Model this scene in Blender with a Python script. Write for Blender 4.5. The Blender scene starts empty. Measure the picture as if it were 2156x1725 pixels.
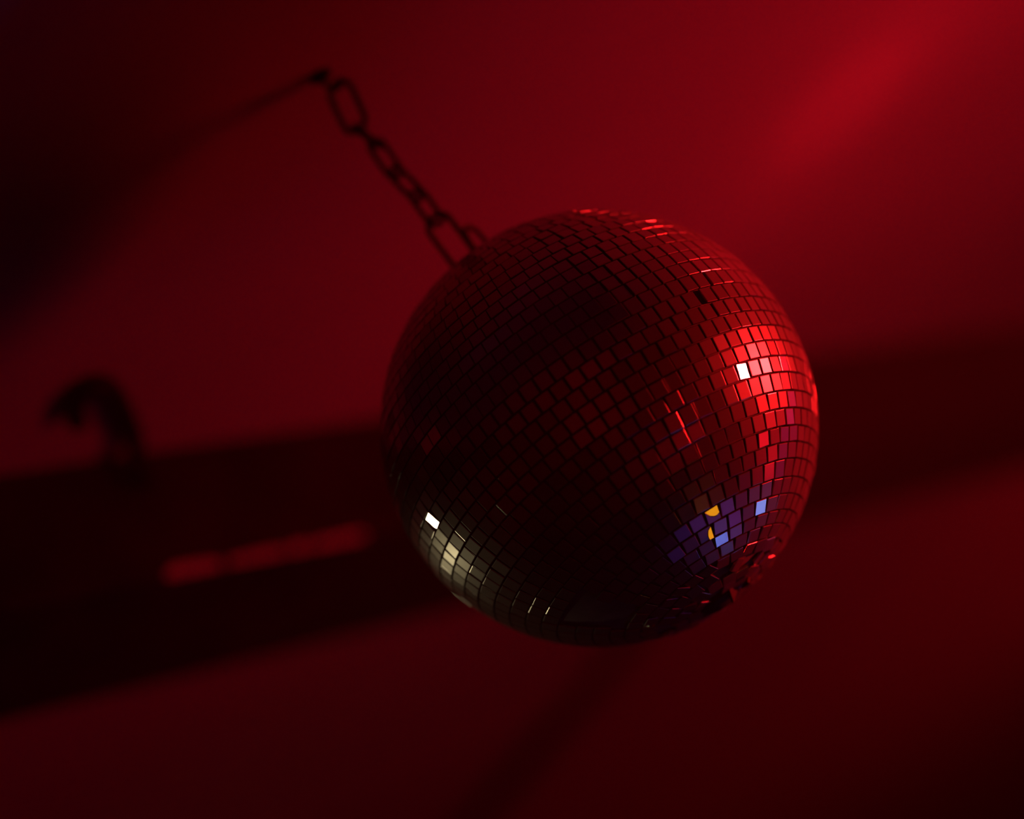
import bpy, math, random
import numpy as np
from mathutils import Vector, Matrix

random.seed(7)
R_ = math.radians
scene = bpy.context.scene
col = scene.collection

# ------------------------------------------------------------------ camera
F_PX, PITCH, ROLL = 5160.0, R_(20.0), R_(34.5)          # long lens looking up, rolled
up_c = Vector((-math.sin(ROLL)*math.cos(PITCH), math.cos(ROLL)*math.cos(PITCH), -math.sin(PITCH)))
fw_c = Vector((0, 0, -1))
y_c = (fw_c - up_c*fw_c.dot(up_c)).normalized()
x_c = y_c.cross(up_c)
M_wc = Matrix((x_c, y_c, up_c))                          # camera axes -> world axes
CAM = Vector((0, 0, 1.5))
cam_d = bpy.data.cameras.new('camera')
cam_d.sensor_width = 36.0
cam_d.lens = F_PX/2156*36.0
cam_d.clip_start = 0.05
cam = bpy.data.objects.new('camera', cam_d)
cam.matrix_world = Matrix.Translation(CAM) @ M_wc.to_4x4()
col.objects.link(cam)
scene.camera = cam
cam_d.dof.use_dof = True
cam_d.dof.focus_distance = 1.585
cam_d.dof.aperture_fstop = 1.4

# ------------------------------------------------------------------ world, exposure
w = bpy.data.worlds.new('world'); scene.world = w
w.use_nodes = True
bg = w.node_tree.nodes['Background']
bg.inputs['Color'].default_value = (0.05, 0.004, 0.008, 1)
bg.inputs['Strength'].default_value = 0.02
vs_ = w.node_tree.nodes.new('ShaderNodeVolumeScatter')                # thin club haze filling the room
vs_.inputs['Color'].default_value = (0.9, 0.9, 0.9, 1); vs_.inputs['Density'].default_value = 0.09; vs_.inputs['Anisotropy'].default_value = 0.2
w.node_tree.links.new(vs_.outputs[0], w.node_tree.nodes['World Output'].inputs['Volume'])
scene.view_settings.view_transform = 'Standard'
scene.view_settings.look = 'None'
scene.view_settings.gamma = 1
scene.view_settings.use_curve_mapping = False
scene.view_settings.exposure = 0.0
scene.cycles.caustics_reflective = False
scene.cycles.caustics_refractive = False

BALL = Vector((0.0417, 1.5997, 2.0351)); RAD = 0.15
ZC = 2.3834                                              # ceiling height
# lamps: position, target, colour, watts, lens radius, cone, blend
RED = (1.0, 0.006, 0.016)
LAMPS = {
 'red':   ((1.02, 1.85, 1.25), (0.44, 2.24, 2.38), RED, 55.0, 0.270, 98, 1.0),
 'pin':   ((2.25, 2.053, 1.595), tuple(BALL), (1.0, 0.010, 0.011), 600.0, 0.050, 8.5, 0.3),
 'wash':  ((1.9, 3.7, 0.7),       (1.10, 5.4, 2.38), RED, 60.0, 0.08, 145, 1.0),  # added lamp that brightens the ceiling beyond the beam
 'fill':  ((1.5, 0.5, 0.5),       (-0.4, -2.8, 0.9), RED, 85.0, 0.08, 160, 1.0),  # added lamp, lifts the dark walls that the ball's tiles mirror
 'warm':  ((-1.09, 2.19, 2.10),   (-0.075, 1.56, 1.965), (1.0, 0.80, 0.42), 3.3, 0.03, 10, 1.0),
 'blue':  ((0.505, 2.237, 0.35),  (0.07, 1.58, 1.95), (0.15, 0.26, 1.0), 9.0, 0.18, 4.5, 0.8),
 'blue2': ((1.26, 2.69, 0.25),    (0.09, 1.56, 1.93), (0.20, 0.33, 1.0), 1.0, 0.10, 5, 0.5),
 'violet':((2.2, 3.0, 1.9),      (0.55, 2.05, 0.0), (0.34, 0.10, 1.0), 400.0, 0.06, 19, 0.6),  # added lamp, tints the floor that the lower tiles mirror
 'orange':((0.62, 1.42, 0.25),   (0.06, 1.53, 1.91), (1.0, 0.36, 0.006), 0.4, 0.06, 4, 0.5),
}

def add_spot(key, parent):
    pos, tgt, c, watts, rad, ang, bl = LAMPS[key]
    d = bpy.data.lights.new(key + '_spot', 'SPOT')
    d.color = c; d.energy = watts; d.shadow_soft_size = rad
    d.spot_size = R_(ang); d.spot_blend = bl
    o = bpy.data.objects.new(key + '_spot', d)
    o.parent = parent; o.location = Vector(pos) - parent.location
    o.rotation_euler = (Vector(tgt) - Vector(pos)).to_track_quat('-Z', 'Y').to_euler()
    col.objects.link(o)
    return o

# ------------------------------------------------------------------ materials
def new_mat(name):
    m = bpy.data.materials.new(name); m.use_nodes = True
    nt = m.node_tree; nt.nodes.clear()
    out = nt.nodes.new('ShaderNodeOutputMaterial')
    return m, nt, out
def principled(name, colour, rough=0.6, metal=0.0, noise=0.0, nscale=8.0, bump=0.0, spec=0.5):
    m, nt, out = new_mat(name)
    p = nt.nodes.new('ShaderNodeBsdfPrincipled')
    p.inputs['Base Color'].default_value = (*colour, 1)
    p.inputs['Roughness'].default_value = rough
    p.inputs['Metallic'].default_value = metal
    p.inputs['Specular IOR Level'].default_value = spec
    nt.links.new(p.outputs[0], out.inputs[0])
    if noise or bump:
        tc = nt.nodes.new('ShaderNodeTexCoord')
        n = nt.nodes.new('ShaderNodeTexNoise'); n.inputs['Scale'].default_value = nscale
        n.inputs['Detail'].default_value = 5
        nt.links.new(tc.outputs['Object'], n.inputs['Vector'])
        if noise:
            r = nt.nodes.new('ShaderNodeValToRGB')
            r.color_ramp.elements[0].position = 0.3; r.color_ramp.elements[1].position = 0.7
            r.color_ramp.elements[0].color = (*[c*(1-noise) for c in colour], 1)
            r.color_ramp.elements[1].color = (*[min(1, c*(1+noise)) for c in colour], 1)
            nt.links.new(n.outputs['Fac'], r.inputs[0])
            nt.links.new(r.outputs[0], p.inputs['Base Color'])
        if bump:
            b = nt.nodes.new('ShaderNodeBump'); b.inputs['Strength'].default_value = bump
            b.inputs['Distance'].default_value = 0.01
            nt.links.new(n.outputs['Fac'], b.inputs['Height'])
            nt.links.new(b.outputs[0], p.inputs['Normal'])
    return m

M_plaster = principled('plaster', (0.55, 0.54, 0.52), 0.9, noise=0.08, nscale=2.2, spec=0.1)
M_wall = principled('wall_paint', (0.45, 0.44, 0.42), 0.9, noise=0.15, nscale=3)
M_floor = principled('floor_boards', (0.16, 0.15, 0.15), 0.6, noise=0.2, nscale=5)
M_beam = principled('black_beam_paint', (0.04, 0.038, 0.038), 0.75, noise=0.35, nscale=14, spec=0.25)
M_chip_glint = principled('chipped_wood_glint', (0.78, 0.70, 0.60), 0.7, noise=0.25, nscale=60)  # pale tone stands for the lamp's glint on the worn arris
M_core = principled('dark_plaster_core', (0.16, 0.15, 0.14), 0.8, noise=0.3, nscale=90)
M_black = principled('black_powder_coat', (0.02, 0.02, 0.02), 0.5)
M_rubber = principled('black_cable_rubber', (0.015, 0.015, 0.015), 0.6, spec=0.3)
M_steel = principled('dull_steel', (0.05, 0.048, 0.046), 0.6, metal=0.6, noise=0.2, nscale=150)
M_lens = principled('lens_glass', (0.3, 0.3, 0.3), 0.15)

# dusty mirror glass: a clear reflection under a thin film of dust that spreads part of it
M_mirror, nt, out = new_mat('dusty_mirror_glass')
at = nt.nodes.new('ShaderNodeAttribute'); at.attribute_name = 'dust'
g1 = nt.nodes.new('ShaderNodeBsdfGlossy'); g1.inputs['Color'].default_value = (0.72, 0.72, 0.72, 1); g1.inputs['Roughness'].default_value = 0.06
g2 = nt.nodes.new('ShaderNodeBsdfGlossy'); g2.inputs['Color'].default_value = (0.7, 0.7, 0.68, 1); g2.inputs['Roughness'].default_value = 0.265
df = nt.nodes.new('ShaderNodeBsdfDiffuse'); df.inputs['Color'].default_value = (0.5, 0.49, 0.48, 1)
mr = nt.nodes.new('ShaderNodeMapRange'); mr.inputs['To Min'].default_value = 0.40; mr.inputs['To Max'].default_value = 0.62
mx = nt.nodes.new('ShaderNodeMixShader'); mx2 = nt.nodes.new('ShaderNodeMixShader'); mx2.inputs[0].default_value = 0.16
nt.links.new(at.outputs['Fac'], mr.inputs['Value']); nt.links.new(mr.outputs[0], mx.inputs[0])
nt.links.new(g1.outputs[0], mx.inputs[1]); nt.links.new(g2.outputs[0], mx.inputs[2])
nt.links.new(mx.outputs[0], mx2.inputs[1]); nt.links.new(df.outputs[0], mx2.inputs[2]); nt.links.new(mx2.outputs[0], out.inputs[0])

M_edge, nt, out = new_mat('ground_glass_edge')
g1 = nt.nodes.new('ShaderNodeBsdfGlossy'); g1.inputs['Color'].default_value = (0.55, 0.55, 0.55, 1); g1.inputs['Roughness'].default_value = 0.20
df = nt.nodes.new('ShaderNodeBsdfDiffuse'); df.inputs['Color'].default_value = (0.25, 0.25, 0.25, 1)
mx = nt.nodes.new('ShaderNodeMixShader'); mx.inputs[0].default_value = 0.25
nt.links.new(g1.outputs[0], mx.inputs[1]); nt.links.new(df.outputs[0], mx.inputs[2]); nt.links.new(mx.outputs[0], out.inputs[0])

# ------------------------------------------------------------------ helpers
class MB:
    def __init__(s): s.v = []; s.f = []; s.mi = []; s.sm = []
    def add(s, vs, fs, mi=0, smooth=False):
        b = len(s.v); s.v += [tuple(v) for v in vs]
        for f in fs: s.f.append(tuple(b+i for i in f)); s.mi.append(mi); s.sm.append(smooth)
    def box(s, c, ax, ay, az, mi=0):
        c, ax, ay, az = map(Vector, (c, ax, ay, az))
        vs = [c + ax*i + ay*j + az*k for k in (-1, 1) for j in (-1, 1) for i in (-1, 1)]
        s.add(vs, [(0,2,3,1),(4,5,7,6),(0,1,5,4),(2,6,7,3),(0,4,6,2),(1,3,7,5)], mi)
    def tube(s, pts, r, n=12, closed=False, cap=True, mi=0):
        pts = [Vector(p) for p in pts]; m = len(pts)
        rs = r if isinstance(r, (list, tuple)) else [r]*m
        tang = []
        for i in range(m):
            a = pts[i-1] if (closed or i > 0) else pts[i]
            b = pts[(i+1) % m] if (closed or i < m-1) else pts[i]
            tang.append((b-a).normalized())
        t0 = tang[0]; nrm = t0.orthogonal().normalized(); vs = []; rings = []
        frames = []
        for i in range(m):
            if i: nrm = (tang[i-1].rotation_difference(tang[i])) @ nrm
            nrm = (nrm - tang[i]*nrm.dot(tang[i])).normalized()
            frames.append((nrm.copy(), tang[i].cross(nrm)))
        twist = 0.0
        if closed:
            nn = (tang[-1].rotation_difference(tang[0])) @ nrm
            twist = math.atan2(nn.dot(frames[0][1]), nn.dot(frames[0][0]))
        for i in range(m):
            a, b = frames[i]; off = -twist*i/m
            for k in range(n):
                th = 2*math.pi*k/n + off
                vs.append(pts[i] + (a*math.cos(th) + b*math.sin(th))*rs[i])
        fs = []
        for i in range(m if closed else m-1):
            j = (i+1) % m
            for k in range(n):
                fs.append((i*n+k, i*n+(k+1) % n, j*n+(k+1) % n, j*n+k))
        if not closed and cap:
            fs.append(tuple(reversed(range(n)))); fs.append(tuple((m-1)*n+k for k in range(n)))
        s.add(vs, fs, mi, True)
    def lathe(s, prof, M, n=32, mi=0):                    # prof: (radius, height) about local Z of matrix M
        vs = []; fs = []
        for r, h in prof:
            for k in range(n):
                th = 2*math.pi*k/n
                vs.append(M @ Vector((r*math.cos(th), r*math.sin(th), h)))
        for i in range(len(prof)-1):
            for k in range(n):
                fs.append((i*n+k, i*n+(k+1) % n, (i+1)*n+(k+1) % n, (i+1)*n+k))
        if prof[0][0] > 1e-6: fs.append(tuple(reversed(range(n))))
        if prof[-1][0] > 1e-6: fs.append(tuple((len(prof)-1)*n+k for k in range(n)))
        s.add(vs, fs, mi, True)
    def build(s, name, mats, parent=None, loc=None, auto=40):
        loc = Vector(loc) if loc is not None else (parent_world(parent) if parent else Vector((0, 0, 0)))
        me = bpy.data.meshes.new(name)
        me.from_pydata([tuple(Vector(v)-loc) for v in s.v], [], s.f); me.update()
        for m in (mats if isinstance(mats, (list, tuple)) else [mats]): me.materials.append(m)
        me.polygons.foreach_set('material_index', s.mi); me.polygons.foreach_set('use_smooth', s.sm)
        if any(s.sm): me.set_sharp_from_angle(angle=R_(auto))
        o = bpy.data.objects.new(name, me); col.objects.link(o)
        if parent: o.parent = parent; o.location = loc - parent_world(parent)
        else: o.location = loc
        return o
def parent_world(o):
    p = Vector((0, 0, 0))
    while o: p += o.location; o = o.parent
    return p
def empty(name, loc):
    o = bpy.data.objects.new(name, None); o.location = loc; o.empty_display_size = 0.05
    col.objects.link(o); return o
def tag(o, label=None, cat=None, group=None, kind=None):
    if label: o['label'] = label
    if cat: o['category'] = cat
    if group: o['group'] = group
    if kind: o['kind'] = kind
    return o

# ------------------------------------------------------------------ room shell
X0, X1, Y0, Y1 = -3.6, 4.2, -2.8, 10.6
def slab(name, lo, hi, mat):
    lo, hi = Vector(lo), Vector(hi); c = (lo+hi)/2; h = (hi-lo)/2
    m = MB(); m.box(c, (h.x,0,0), (0,h.y,0), (0,0,h.z))
    return tag(m.build(name, mat, loc=c), kind='structure')
T = 0.1
slab('floor', (X0-T, Y0-T, -T), (X1+T, Y1+T, 0), M_floor)
slab('ceiling', (X0-T, Y0-T, ZC), (X1+T, Y1+T, ZC+T), M_plaster)
slab('wall_left', (X0-T, Y0, 0), (X0, Y1, ZC), M_wall)
slab('wall_right', (X1, Y0, 0), (X1+T, Y1, ZC), M_wall)
slab('wall_back', (X0-T, Y1, 0), (X1+T, Y1+T, ZC), M_wall)
slab('wall_front', (X0-T, Y0-T, 0), (X1+T, Y0, ZC), M_wall)

# ------------------------------------------------------------------ ceiling beam
bd = Vector((0.57754, 0.81636, 0)); bn = Vector((-0.81636, 0.57754, 0))      # along, away from the camera
bp = Vector((-0.1112, 2.2327, ZC)); BH, BW = 0.126, 0.203
L0, L1 = -3.3, 7.2
beam_c = bp + bd*((L0+L1)/2) + bn*(BW/2) - Vector((0, 0, BH/2))
m = MB()
ch = 0.003
prof = [(0, 0), (0, -BH+ch), (ch, -BH), (BW-ch, -BH), (BW, -BH+ch), (BW, 0)]
vs = []
for t in (L0, L1):
    for a, h in prof: vs.append(bp + bd*t + bn*a + Vector((0, 0, h)))
n = len(prof)
m.add(vs, [tuple((i, (i+1) % n, n+(i+1) % n, n+i)) for i in range(n)] + [tuple(reversed(range(n))), tuple(range(n, 2*n))])
beam = m.build('ceiling_beam', M_beam, loc=beam_c)
tag(beam, 'wide black beam crossing the red ceiling behind the mirror ball', 'beam')
# worn lower edge: pale chipped strips that paint in the lamp's glint along the arris
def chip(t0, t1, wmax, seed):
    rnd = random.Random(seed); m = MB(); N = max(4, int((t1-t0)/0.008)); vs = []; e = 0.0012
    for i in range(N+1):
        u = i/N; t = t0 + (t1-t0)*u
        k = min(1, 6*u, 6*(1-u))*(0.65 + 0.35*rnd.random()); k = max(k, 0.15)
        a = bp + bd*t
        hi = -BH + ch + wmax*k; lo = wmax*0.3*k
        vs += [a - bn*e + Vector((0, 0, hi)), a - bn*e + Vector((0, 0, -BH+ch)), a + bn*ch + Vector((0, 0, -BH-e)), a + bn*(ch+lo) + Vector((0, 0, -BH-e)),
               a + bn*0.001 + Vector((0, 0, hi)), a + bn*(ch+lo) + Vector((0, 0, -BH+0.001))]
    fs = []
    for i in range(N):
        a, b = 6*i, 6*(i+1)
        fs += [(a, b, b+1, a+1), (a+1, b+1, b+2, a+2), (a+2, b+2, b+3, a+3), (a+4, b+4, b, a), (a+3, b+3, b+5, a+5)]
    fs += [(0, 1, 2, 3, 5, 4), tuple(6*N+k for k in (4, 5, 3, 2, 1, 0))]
    m.add(vs, fs); o = m.build('chipped_edge_glint', M_chip_glint, beam); o['label'] = 'pale chipped strip painted as the glint on the lower edge'
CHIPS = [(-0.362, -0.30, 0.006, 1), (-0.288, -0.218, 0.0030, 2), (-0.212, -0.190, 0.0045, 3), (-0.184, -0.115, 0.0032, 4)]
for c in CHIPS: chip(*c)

# ------------------------------------------------------------------ conduit on the far ceiling
m = MB()
ca, cb = Vector((-0.0791, 3.5317, 0)), Vector((-0.4066, 3.8878, 0)); cd = (cb-ca).normalized()
pts = [ca + cd*t + Vector((0, 0, ZC-0.013)) for t in (-0.30, 0.0, 0.5, 1.2, 2.4)]
m.tube(pts, 0.013, 14)
cnd = m.build('cable_conduit', M_black, loc=pts[0])
tag(cnd, 'thin dark conduit running along the ceiling below the mirror ball', 'conduit')

# ------------------------------------------------------------------ bent cable on the beam, left
def smooth(pts, k=6):
    P = [Vector(p) for p in pts]; out = []
    for i in range(len(P)-1):
        a = P[max(i-1, 0)]; b = P[i]; c = P[i+1]; d = P[min(i+2, len(P)-1)]
        for j in range(k):
            t = j/k
            out.append(0.5*((2*b) + (c-a)*t + (2*a-5*b+4*c-d)*t*t + (3*b-a-3*c+d)*t**3))
    out.append(P[-1]); return out
zz = ZC-0.009
m = MB()
path = [(-0.2965, 1.9475, ZC-0.040), (-0.294, 1.9465, ZC-0.026), (-0.289, 1.938, zz-0.006), (-0.279, 1.916, zz), (-0.270, 1.873, zz), (-0.2625, 1.831, zz),
        (-0.262, 1.804, zz), (-0.272, 1.793, zz), (-0.286, 1.799, zz), (-0.296, 1.815, zz), (-0.301, 1.830, zz-0.003)]
m.tube(smooth(path), 0.0085, 14)
hk = m.build('bent_cable', M_rubber, loc=path[3])
tag(hk, 'thick black cable curling out from the beam at the far left', 'cable')

# ------------------------------------------------------------------ mirror ball
ball = empty('mirror_ball', BALL)
tag(ball, 'large mirror ball of small square tiles hanging from the chain', 'mirror ball')
m = MB()
RC = RAD - 0.0022
m.lathe([(max(RC*math.cos(R_(a)), 0.0), RC*math.sin(R_(a))) for a in [-90+3*i for i in range(61)]], Matrix.Translation(BALL), 96)
m.build('core', M_core, ball)

bounds = {12: 29.8, 11: 25.8, 10: 21.9, 9: 18.0, 8: 13.8, 7: 10.0, 6: 5.6, 5: 1.1, 4: -3.4, 3: -7.7, 2: -12.0, 1: -16.2, 0: -20.4,
          -1: -24.7, -2: -29.4, -3: -33.8, -4: -38.2, -5: -42.3, -6: -46.5, -7: -51.2, -8: -55.6, -9: -59.9, -10: -63.7, -11: -67.8,
          -12: -72.0, -13: -76.2, -14: -80.4, -15: -84.4}
for k in range(13, 25): bounds[k] = 29.8 + 4.15*(k-12)
anchor = {-3: -53.9, -2: -55.6, -1: -56.2, 0: -49.0, 1: -47.3, 2: -47.7, 3: -53.8, 4: -55.3, 5: -47.4, 6: -41.2, 7: -55.5, 8: -55.8,
          9: -55.9, 10: -52.7, 11: -52.0, -8: -74.5, -9: -75.75, -7: -76.4}
split = {5: -53.4, 6: -46.3}                              # a sliver is missing left of the anchor tile here
pitch = {4: 4.47}
def nrm(lat, lon): return Vector((math.cos(lat)*math.cos(lon), math.cos(lat)*math.sin(lon), math.sin(lat)))
def aim(p, key):                                          # tile normal that returns this lamp to the room's viewer
    a = (CAM-p).normalized(); b = (Vector(LAMPS[key][0])-p).normalized(); return (a+b).normalized()
# tiles knocked a little out of line: (lat, lon) -> lamp caught
FEATURE = {(-22.5, -47.2): 'pin', (-6.0, -147.7): 'warm', (-61.8, -71.3): 'blue', (-56.9, -47.0): 'blue2'}
FRAG = {(-57.8, -79.0): 'right', (-53.4, -73.2): 'low'}   # cracked tiles
TH = 0.0018; BV = 0.0004
tm = MB(); dust = []
def put_tile(c, N, upv, hw, hh, poly=None, dst=0.5):
    u = upv.cross(N).normalized(); v = N.cross(u).normalized()
    if poly is None: poly = [(-1, -1), (1, -1), (1, 1), (-1, 1)]
    P = [(x*hw, y*hh) for x, y in poly]; cx = sum(p[0] for p in P)/len(P); cy = sum(p[1] for p in P)/len(P)
    K = len(P); vs = []
    for ins, dep in ((BV, 0), (BV*0.617, BV*0.076), (BV*0.293, BV*0.293), (BV*0.076, BV*0.617), (0, BV), (0, TH)):
        for x, y in P:
            if K == 4 and poly[0] == (-1, -1):
                xx = math.copysign(abs(x)-ins, x); yy = math.copysign(abs(y)-ins, y)
            else:
                dx, dy = cx-x, cy-y; l = math.hypot(dx, dy); xx = x+dx/l*ins*1.2; yy = y+dy/l*ins*1.2
            vs.append(c + u*xx + v*yy - N*dep)
    fs = [tuple(range(K))]; before = len(tm.f)
    tm.add(vs, fs, 0)
    b = len(tm.v)-len(vs)
    for r in range(5):
        for k in range(K):
            k2 = (k+1) % K
            tm.f.append((b+r*K+k, b+(r+1)*K+k, b+(r+1)*K+k2, b+r*K+k2)); tm.mi.append(1); tm.sm.append(False)
    dust.extend([dst]*(len(tm.f)-before))
GAPV, WARC = 0.38, 3.84
rnd = random.Random(3)
rows = sorted(k for k in bounds if k-1 in bounds)
for k in rows:
    hi, lo = bounds[k], bounds[k-1]
    lat = (hi+lo)/2; cl = math.cos(R_(lat))
    if cl < 0.05: continue
    p = pitch.get(k, 4.40 + rnd.uniform(-0.03, 0.03))/cl
    n_t = int(360/p); a0 = anchor.get(k, -45 + rnd.uniform(-4, 4)/cl)
    lefts = [a0 + j*p for j in range(0, int((90-a0)/p))]
    al = split.get(k, a0-p)
    nl = n_t - len(lefts)
    x = al; stop = lefts[-1] - 360 + p*0.98
    while x > stop:                   # set closer together on the far shoulder
        lefts.append(x); x -= (4.04/cl if lat > 3 and x < -72 else p)
    row_t = rnd.uniform(-0.5, 0.5)
    for lf in lefts:
        wdeg = WARC/cl; lon = lf + wdeg/2
        lonw = (lon+180) % 360 - 180
        N0 = nrm(R_(lat), R_(lon))
        upv = Vector((0, 0, 1))
        hh = RAD*R_(hi-lo-GAPV)/2; hw = RAD*R_(WARC)/2
        jit = 1.0
        if lat < -68: jit = 5.0
        e = Vector((rnd.gauss(0, 1), rnd.gauss(0, 1), rnd.gauss(0, 1)))*R_(jit)
        dz = rnd.uniform(-0.0002, 0.0002)
        dst = rnd.random(); skip = rnd.random()
        c = BALL + N0*(RAD*0.9995+dz)
        east = upv.cross(N0).normalized(); north = N0.cross(east)
        N = (N0 + e + north*R_(row_t)).normalized()
        rl = (upv + N0*0 + east*rnd.gauss(0, 0.012)).normalized()
        # a patch of tiles has come off underneath
        if -64.5 < lat < -47 and -160 < lonw < -133: continue
        if lat < -70 and skip < 0.22: continue
        done = feat = False
        for (fa, fo), key in FEATURE.items():
            if abs(lat-fa) < 2.1 and abs(lonw-fo) < 2.1/cl:
                N = aim(c, key); dst = 1.0 if key == 'blue' else 0.0; feat = True
        for (fa, fo), kind in FRAG.items():
            if abs(lat-fa) < 2.1 and abs(lonw-fo) < 2.1/cl:
                NA = aim(c, 'orange')
                if kind == 'right':
                    arc = [(0.32, -1.0), (0.22, -0.5), (0.3, 0.0), (0.5, 0.42), (1.0, 0.8)]
                    put_tile(c, NA, rl, hw, hh, [(1, -1)] + arc[::-1], 0.0)
                    put_tile(c, N, rl, hw, hh, [(-1, -1)] + [(x-0.06, y) for x, y in arc[:4]] + [(0.9, 0.9), (1, 1), (-1, 1)], dst)
                else:
                    arc = [(-1, 0.9), (-0.5, 0.1), (0.05, -0.28), (0.55, -0.35), (1, -0.15)]
                    put_tile(c, NA, rl, hw, hh, arc + [(1, 1)], 0.0)
                    put_tile(c, N, rl, hw, hh, [(-1, -1), (1, -1)] + [(x, y-0.08) for x, y in arc[::-1]], dst)
                done = True
        if not feat:                                      # the other tiles sit clear of the lamps' direct glint
            for key in ('pin', 'warm', 'orange', 'blue', 'blue2', 'red'):
                h = aim(c, key); g = N.angle(h); lim = R_(3.4 if key in ('blue', 'warm') else 2.6)
                if g < lim: N = (h + (N-h).normalized()*math.tan(lim)).normalized()
        if not done: put_tile(c, N, rl, hw, hh, None, dst)
tiles = tm.build('mirror_tiles', [M_mirror, M_edge], ball)
at = tiles.data.attributes.new('dust', 'FLOAT', 'FACE'); at.data.foreach_set('value', dust)

# caps and eyelets at the poles
def ring_pts(c, a, b, ra, rb, n=24):
    c, a, b = Vector(c), Vector(a), Vector(b)
    return [c + a*(ra*math.cos(2*math.pi*i/n)) + b*(rb*math.sin(2*math.pi*i/n)) for i in range(n)]
m = MB()
m.lathe([(0.030, 0.1440), (0.030, 0.1490), (0.026, 0.1512), (0.010, 0.1530), (0.0, 0.1533)], Matrix.Translation(BALL), 40)
cap = m.build('top_cap', M_steel, ball)
def eyelet(name, c, a, ra, rb, r, parent):
    m = MB(); m.tube(ring_pts(c, a, (0, 0, 1), ra, rb), r, 10, closed=True)
    return m.build(name, M_steel, parent)
eyelet('eyelet', BALL + Vector((-0.0086, 0, 0.1520)), Vector((0.5, 0.86, 0)), 0.0065, 0.0065, 0.0017, cap)
eyelet('eyelet', BALL + Vector((0.0058, 0, 0.1660)), Vector((0.8, 0.6, 0)), 0.0060, 0.0145, 0.0020, cap)
m = MB()
m.lathe([(0.0, -0.1535), (0.006, -0.1530), (0.014, -0.1505), (0.015, -0.1440)], Matrix.Translation(BALL), 32)
bc = m.build('bottom_cap', M_black, ball)

for off, nn, hw_, hh_ in (((0.010, -0.010, -0.1500), (0.75, -0.35, -0.55), 0.0045, 0.006), ((0.022, -0.002, -0.1480), (0.5, 0.5, -0.7), 0.004, 0.005)):
    N = Vector(nn).normalized(); u = N.orthogonal().normalized(); v = N.cross(u)
    m = MB(); c = BALL + Vector(off); P = [(-1, -1), (1, -0.8), (0.7, 1), (-0.6, 0.5)]
    vs = [c + u*x*hw_ + v*y*hh_ + N*d for d in (-0.0009, 0.0009) for x, y in P]
    m.add(vs, [(3, 2, 1, 0), (4, 5, 6, 7)] + [(k, (k+1) % 4, 4+(k+1) % 4, 4+k) for k in range(4)])
    o = m.build('broken_tile', M_black, bc); o['label'] = 'broken dark tile shard sticking out'

# ------------------------------------------------------------------ chain
ch_top = BALL + Vector((-0.0165, 0, 0.3345)); 
chain = empty('hanging_chain', ch_top)
tag(chain, 'dark metal link chain holding the mirror ball from the ceiling hook', 'chain')
def link(p0, p1, w, r, ang, over=0.0035):
    p0, p1 = BALL+Vector(p0), BALL+Vector(p1)
    ax = (p1-p0).normalized(); p0 = p0-ax*over; p1 = p1+ax*over
    side = Vector((math.cos(R_(ang)), math.sin(R_(ang)), 0)); side = (side-ax*side.dot(ax)).normalized()
    L = (p1-p0).length; hw = w/2; pts = []
    for i in range(28):
        th = 2*math.pi*i/28
        y = math.cos(th)*hw; x = math.sin(th)*hw
        x += math.copysign(max(L/2-hw, 0), x) if abs(x) > 1e-9 else 0
        pts.append((p0+p1)/2 + ax*x + side*y)
    m = MB(); m.tube(pts, r, 10, closed=True)
    return m.build('link', M_steel, chain)
LINKS = [((-0.0125, 0, 0.3320), (-0.0180, 0, 0.2965), 0.0185, 0.0025, -15),
         ((-0.0180, 0, 0.2950), (-0.0140, 0, 0.2760), 0.0115, 0.0021, 72),
         ((-0.0140, 0, 0.2760), (-0.0143, 0, 0.2480), 0.0120, 0.0021, 25),
         ((-0.0143, 0, 0.2480), (-0.0102, 0, 0.2235), 0.0118, 0.0021, -40),
         ((-0.0102, 0, 0.2235), (-0.0100, 0, 0.1985), 0.0122, 0.0021, 30),
         ((-0.0100, 0, 0.1985), (-0.0088, 0, 0.1570), 0.0185, 0.0023, -12)]
for l in LINKS: link(*l)

# ceiling hook
hp = Vector((BALL.x-0.0183, BALL.y, ZC))
hook = empty('ceiling_hook', hp)
tag(hook, 'small dark screw hook in the ceiling at the top of the chain', 'hook')
m = MB(); m.lathe([(0.0085, 0), (0.0085, -0.0022), (0.005, -0.0035), (0.0, -0.0036)][::-1], Matrix.Translation(hp), 24)
m.build('mounting_plate', M_steel, hook)
m = MB()
hpts = [hp + Vector((0, 0, -0.002)), hp + Vector((-0.0003, 0, -0.006)), hp + Vector((-0.0008, 0, -0.010)), hp + Vector((0.0006, 0, -0.0145)), hp + Vector((0.0045, 0, -0.0175)), hp + Vector((0.0085, 0, -0.0155)), hp + Vector((0.0095, 0, -0.0110))]
m.tube(smooth(hpts), 0.0019, 10)
m.build('hook_wire', M_steel, hook)

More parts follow.
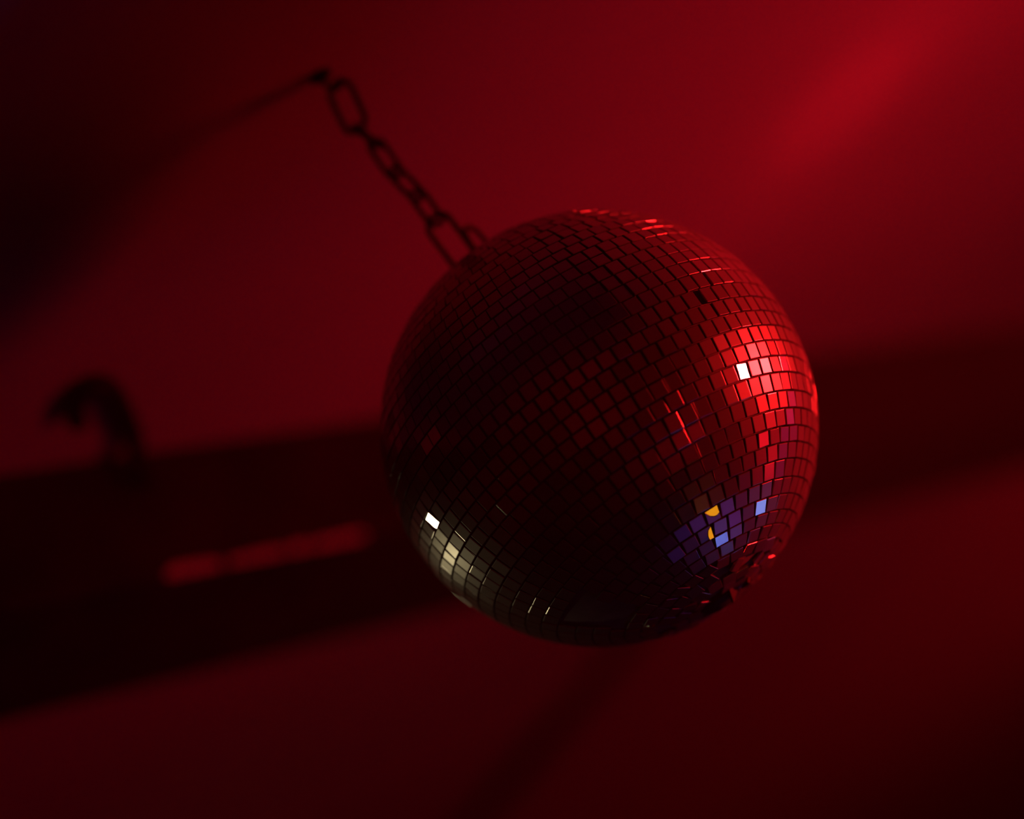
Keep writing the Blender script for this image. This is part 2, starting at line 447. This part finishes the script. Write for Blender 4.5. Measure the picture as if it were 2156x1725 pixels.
# ------------------------------------------------------------------ lamp fixtures (outside the frame; the fill, wash and violet lamps are added to brighten)
def fixture(key, label, mount, cat='stage light'):
    pos, tgt, c, watts, rad, ang, bl = LAMPS[key]
    pos, tgt = Vector(pos), Vector(tgt); d = (tgt-pos).normalized()
    M = Matrix.Translation(pos - d*0.012) @ d.to_track_quat('Z', 'Y').to_matrix().to_4x4()
    br = rad*1.15; blen = max(0.16, rad*2.4)
    base = Vector((pos.x, pos.y, 0 if mount != 'ceiling' else ZC)); bx = pos - d*(blen*0.6)
    base.x, base.y = bx.x, bx.y
    root = empty('stage_light', base)
    tag(root, label, cat)
    add_spot(key, root)
    m = MB(); m.lathe([(0.0, -blen), (br*0.6, -blen), (br*0.95, -blen*0.75), (br, -blen*0.3), (br, 0.0), (br*1.12, 0.0), (br*1.12, 0.012), (br*1.02, 0.012), (br*0.99, -0.004), (0.0, -0.006)], M, 32)
    m.build('lamp_housing', M_black, root)
    m = MB(); m.lathe([(0.0, 0.004), (br*0.97, 0.0015), (br*0.97, -0.003), (0.0, -0.003)], M, 32)
    m.build('lens', M_lens, root)
    side = d.cross(Vector((0, 0, 1)));
    side = side.normalized() if side.length > 0.05 else Vector((1, 0, 0))
    sgn = 1 if mount == 'ceiling' else -1
    drop = Vector((0, 0, sgn))
    reach = min(br*2.0, abs(base.z-bx.z)-0.006)
    hb = bx + drop*reach
    m = MB(); yk = [bx - side*br*1.08, bx - side*(br*1.15), hb - side*(br*1.15), hb, hb + side*(br*1.15), bx + side*(br*1.15), bx + side*br*1.08]
    m.tube(yk, 0.007, 8); m.build('yoke', M_black, root)
    if mount == 'tripod':
        m = MB(); m.tube([hb, Vector((hb.x, hb.y, 0.25))], 0.014, 12); m.build('pole', M_black, root)
        for q in range(3):
            an = 2*math.pi*q/3 + 0.4
            m = MB(); m.tube([Vector((hb.x, hb.y, 0.55)), Vector((hb.x+0.42*math.cos(an), hb.y+0.42*math.sin(an), 0.012))], 0.010, 10); m.build('leg', M_black, root)
    else:
        m = MB(); z0 = base.z
        m.box((hb.x, hb.y, z0 - sgn*0.006), (0.06, 0, 0), (0, 0.06, 0), (0, 0, 0.006)); m.build('base_plate', M_black, root)
        if abs(hb.z-z0) > 0.02:
            m = MB(); m.tube([hb, Vector((hb.x, hb.y, z0 - sgn*0.008))], 0.009, 10); m.build('stem', M_black, root)
    return root
fixture('red', 'black stage lamp on tripod throwing red light on the ball', 'tripod')
fixture('pin', 'narrow black pinspot on tripod aimed at the mirror ball', 'tripod')
fixture('fill', 'added fill lamp on tripod turned to the front wall', 'tripod')
fixture('wash', 'added fill lamp on tripod washing the far ceiling red', 'tripod')
fixture('warm', 'small warm white lamp hanging from ceiling beyond the beam', 'ceiling')
fixture('blue', 'floor lamp with blue lens nearest below the mirror ball', 'floor')
fixture('blue2', 'floor lamp with blue lens farther from the mirror ball', 'floor')
fixture('violet', 'added fill lamp on tripod throwing a violet pool on the floor', 'tripod')
fixture('orange', 'floor lamp with orange light below the mirror ball', 'floor')
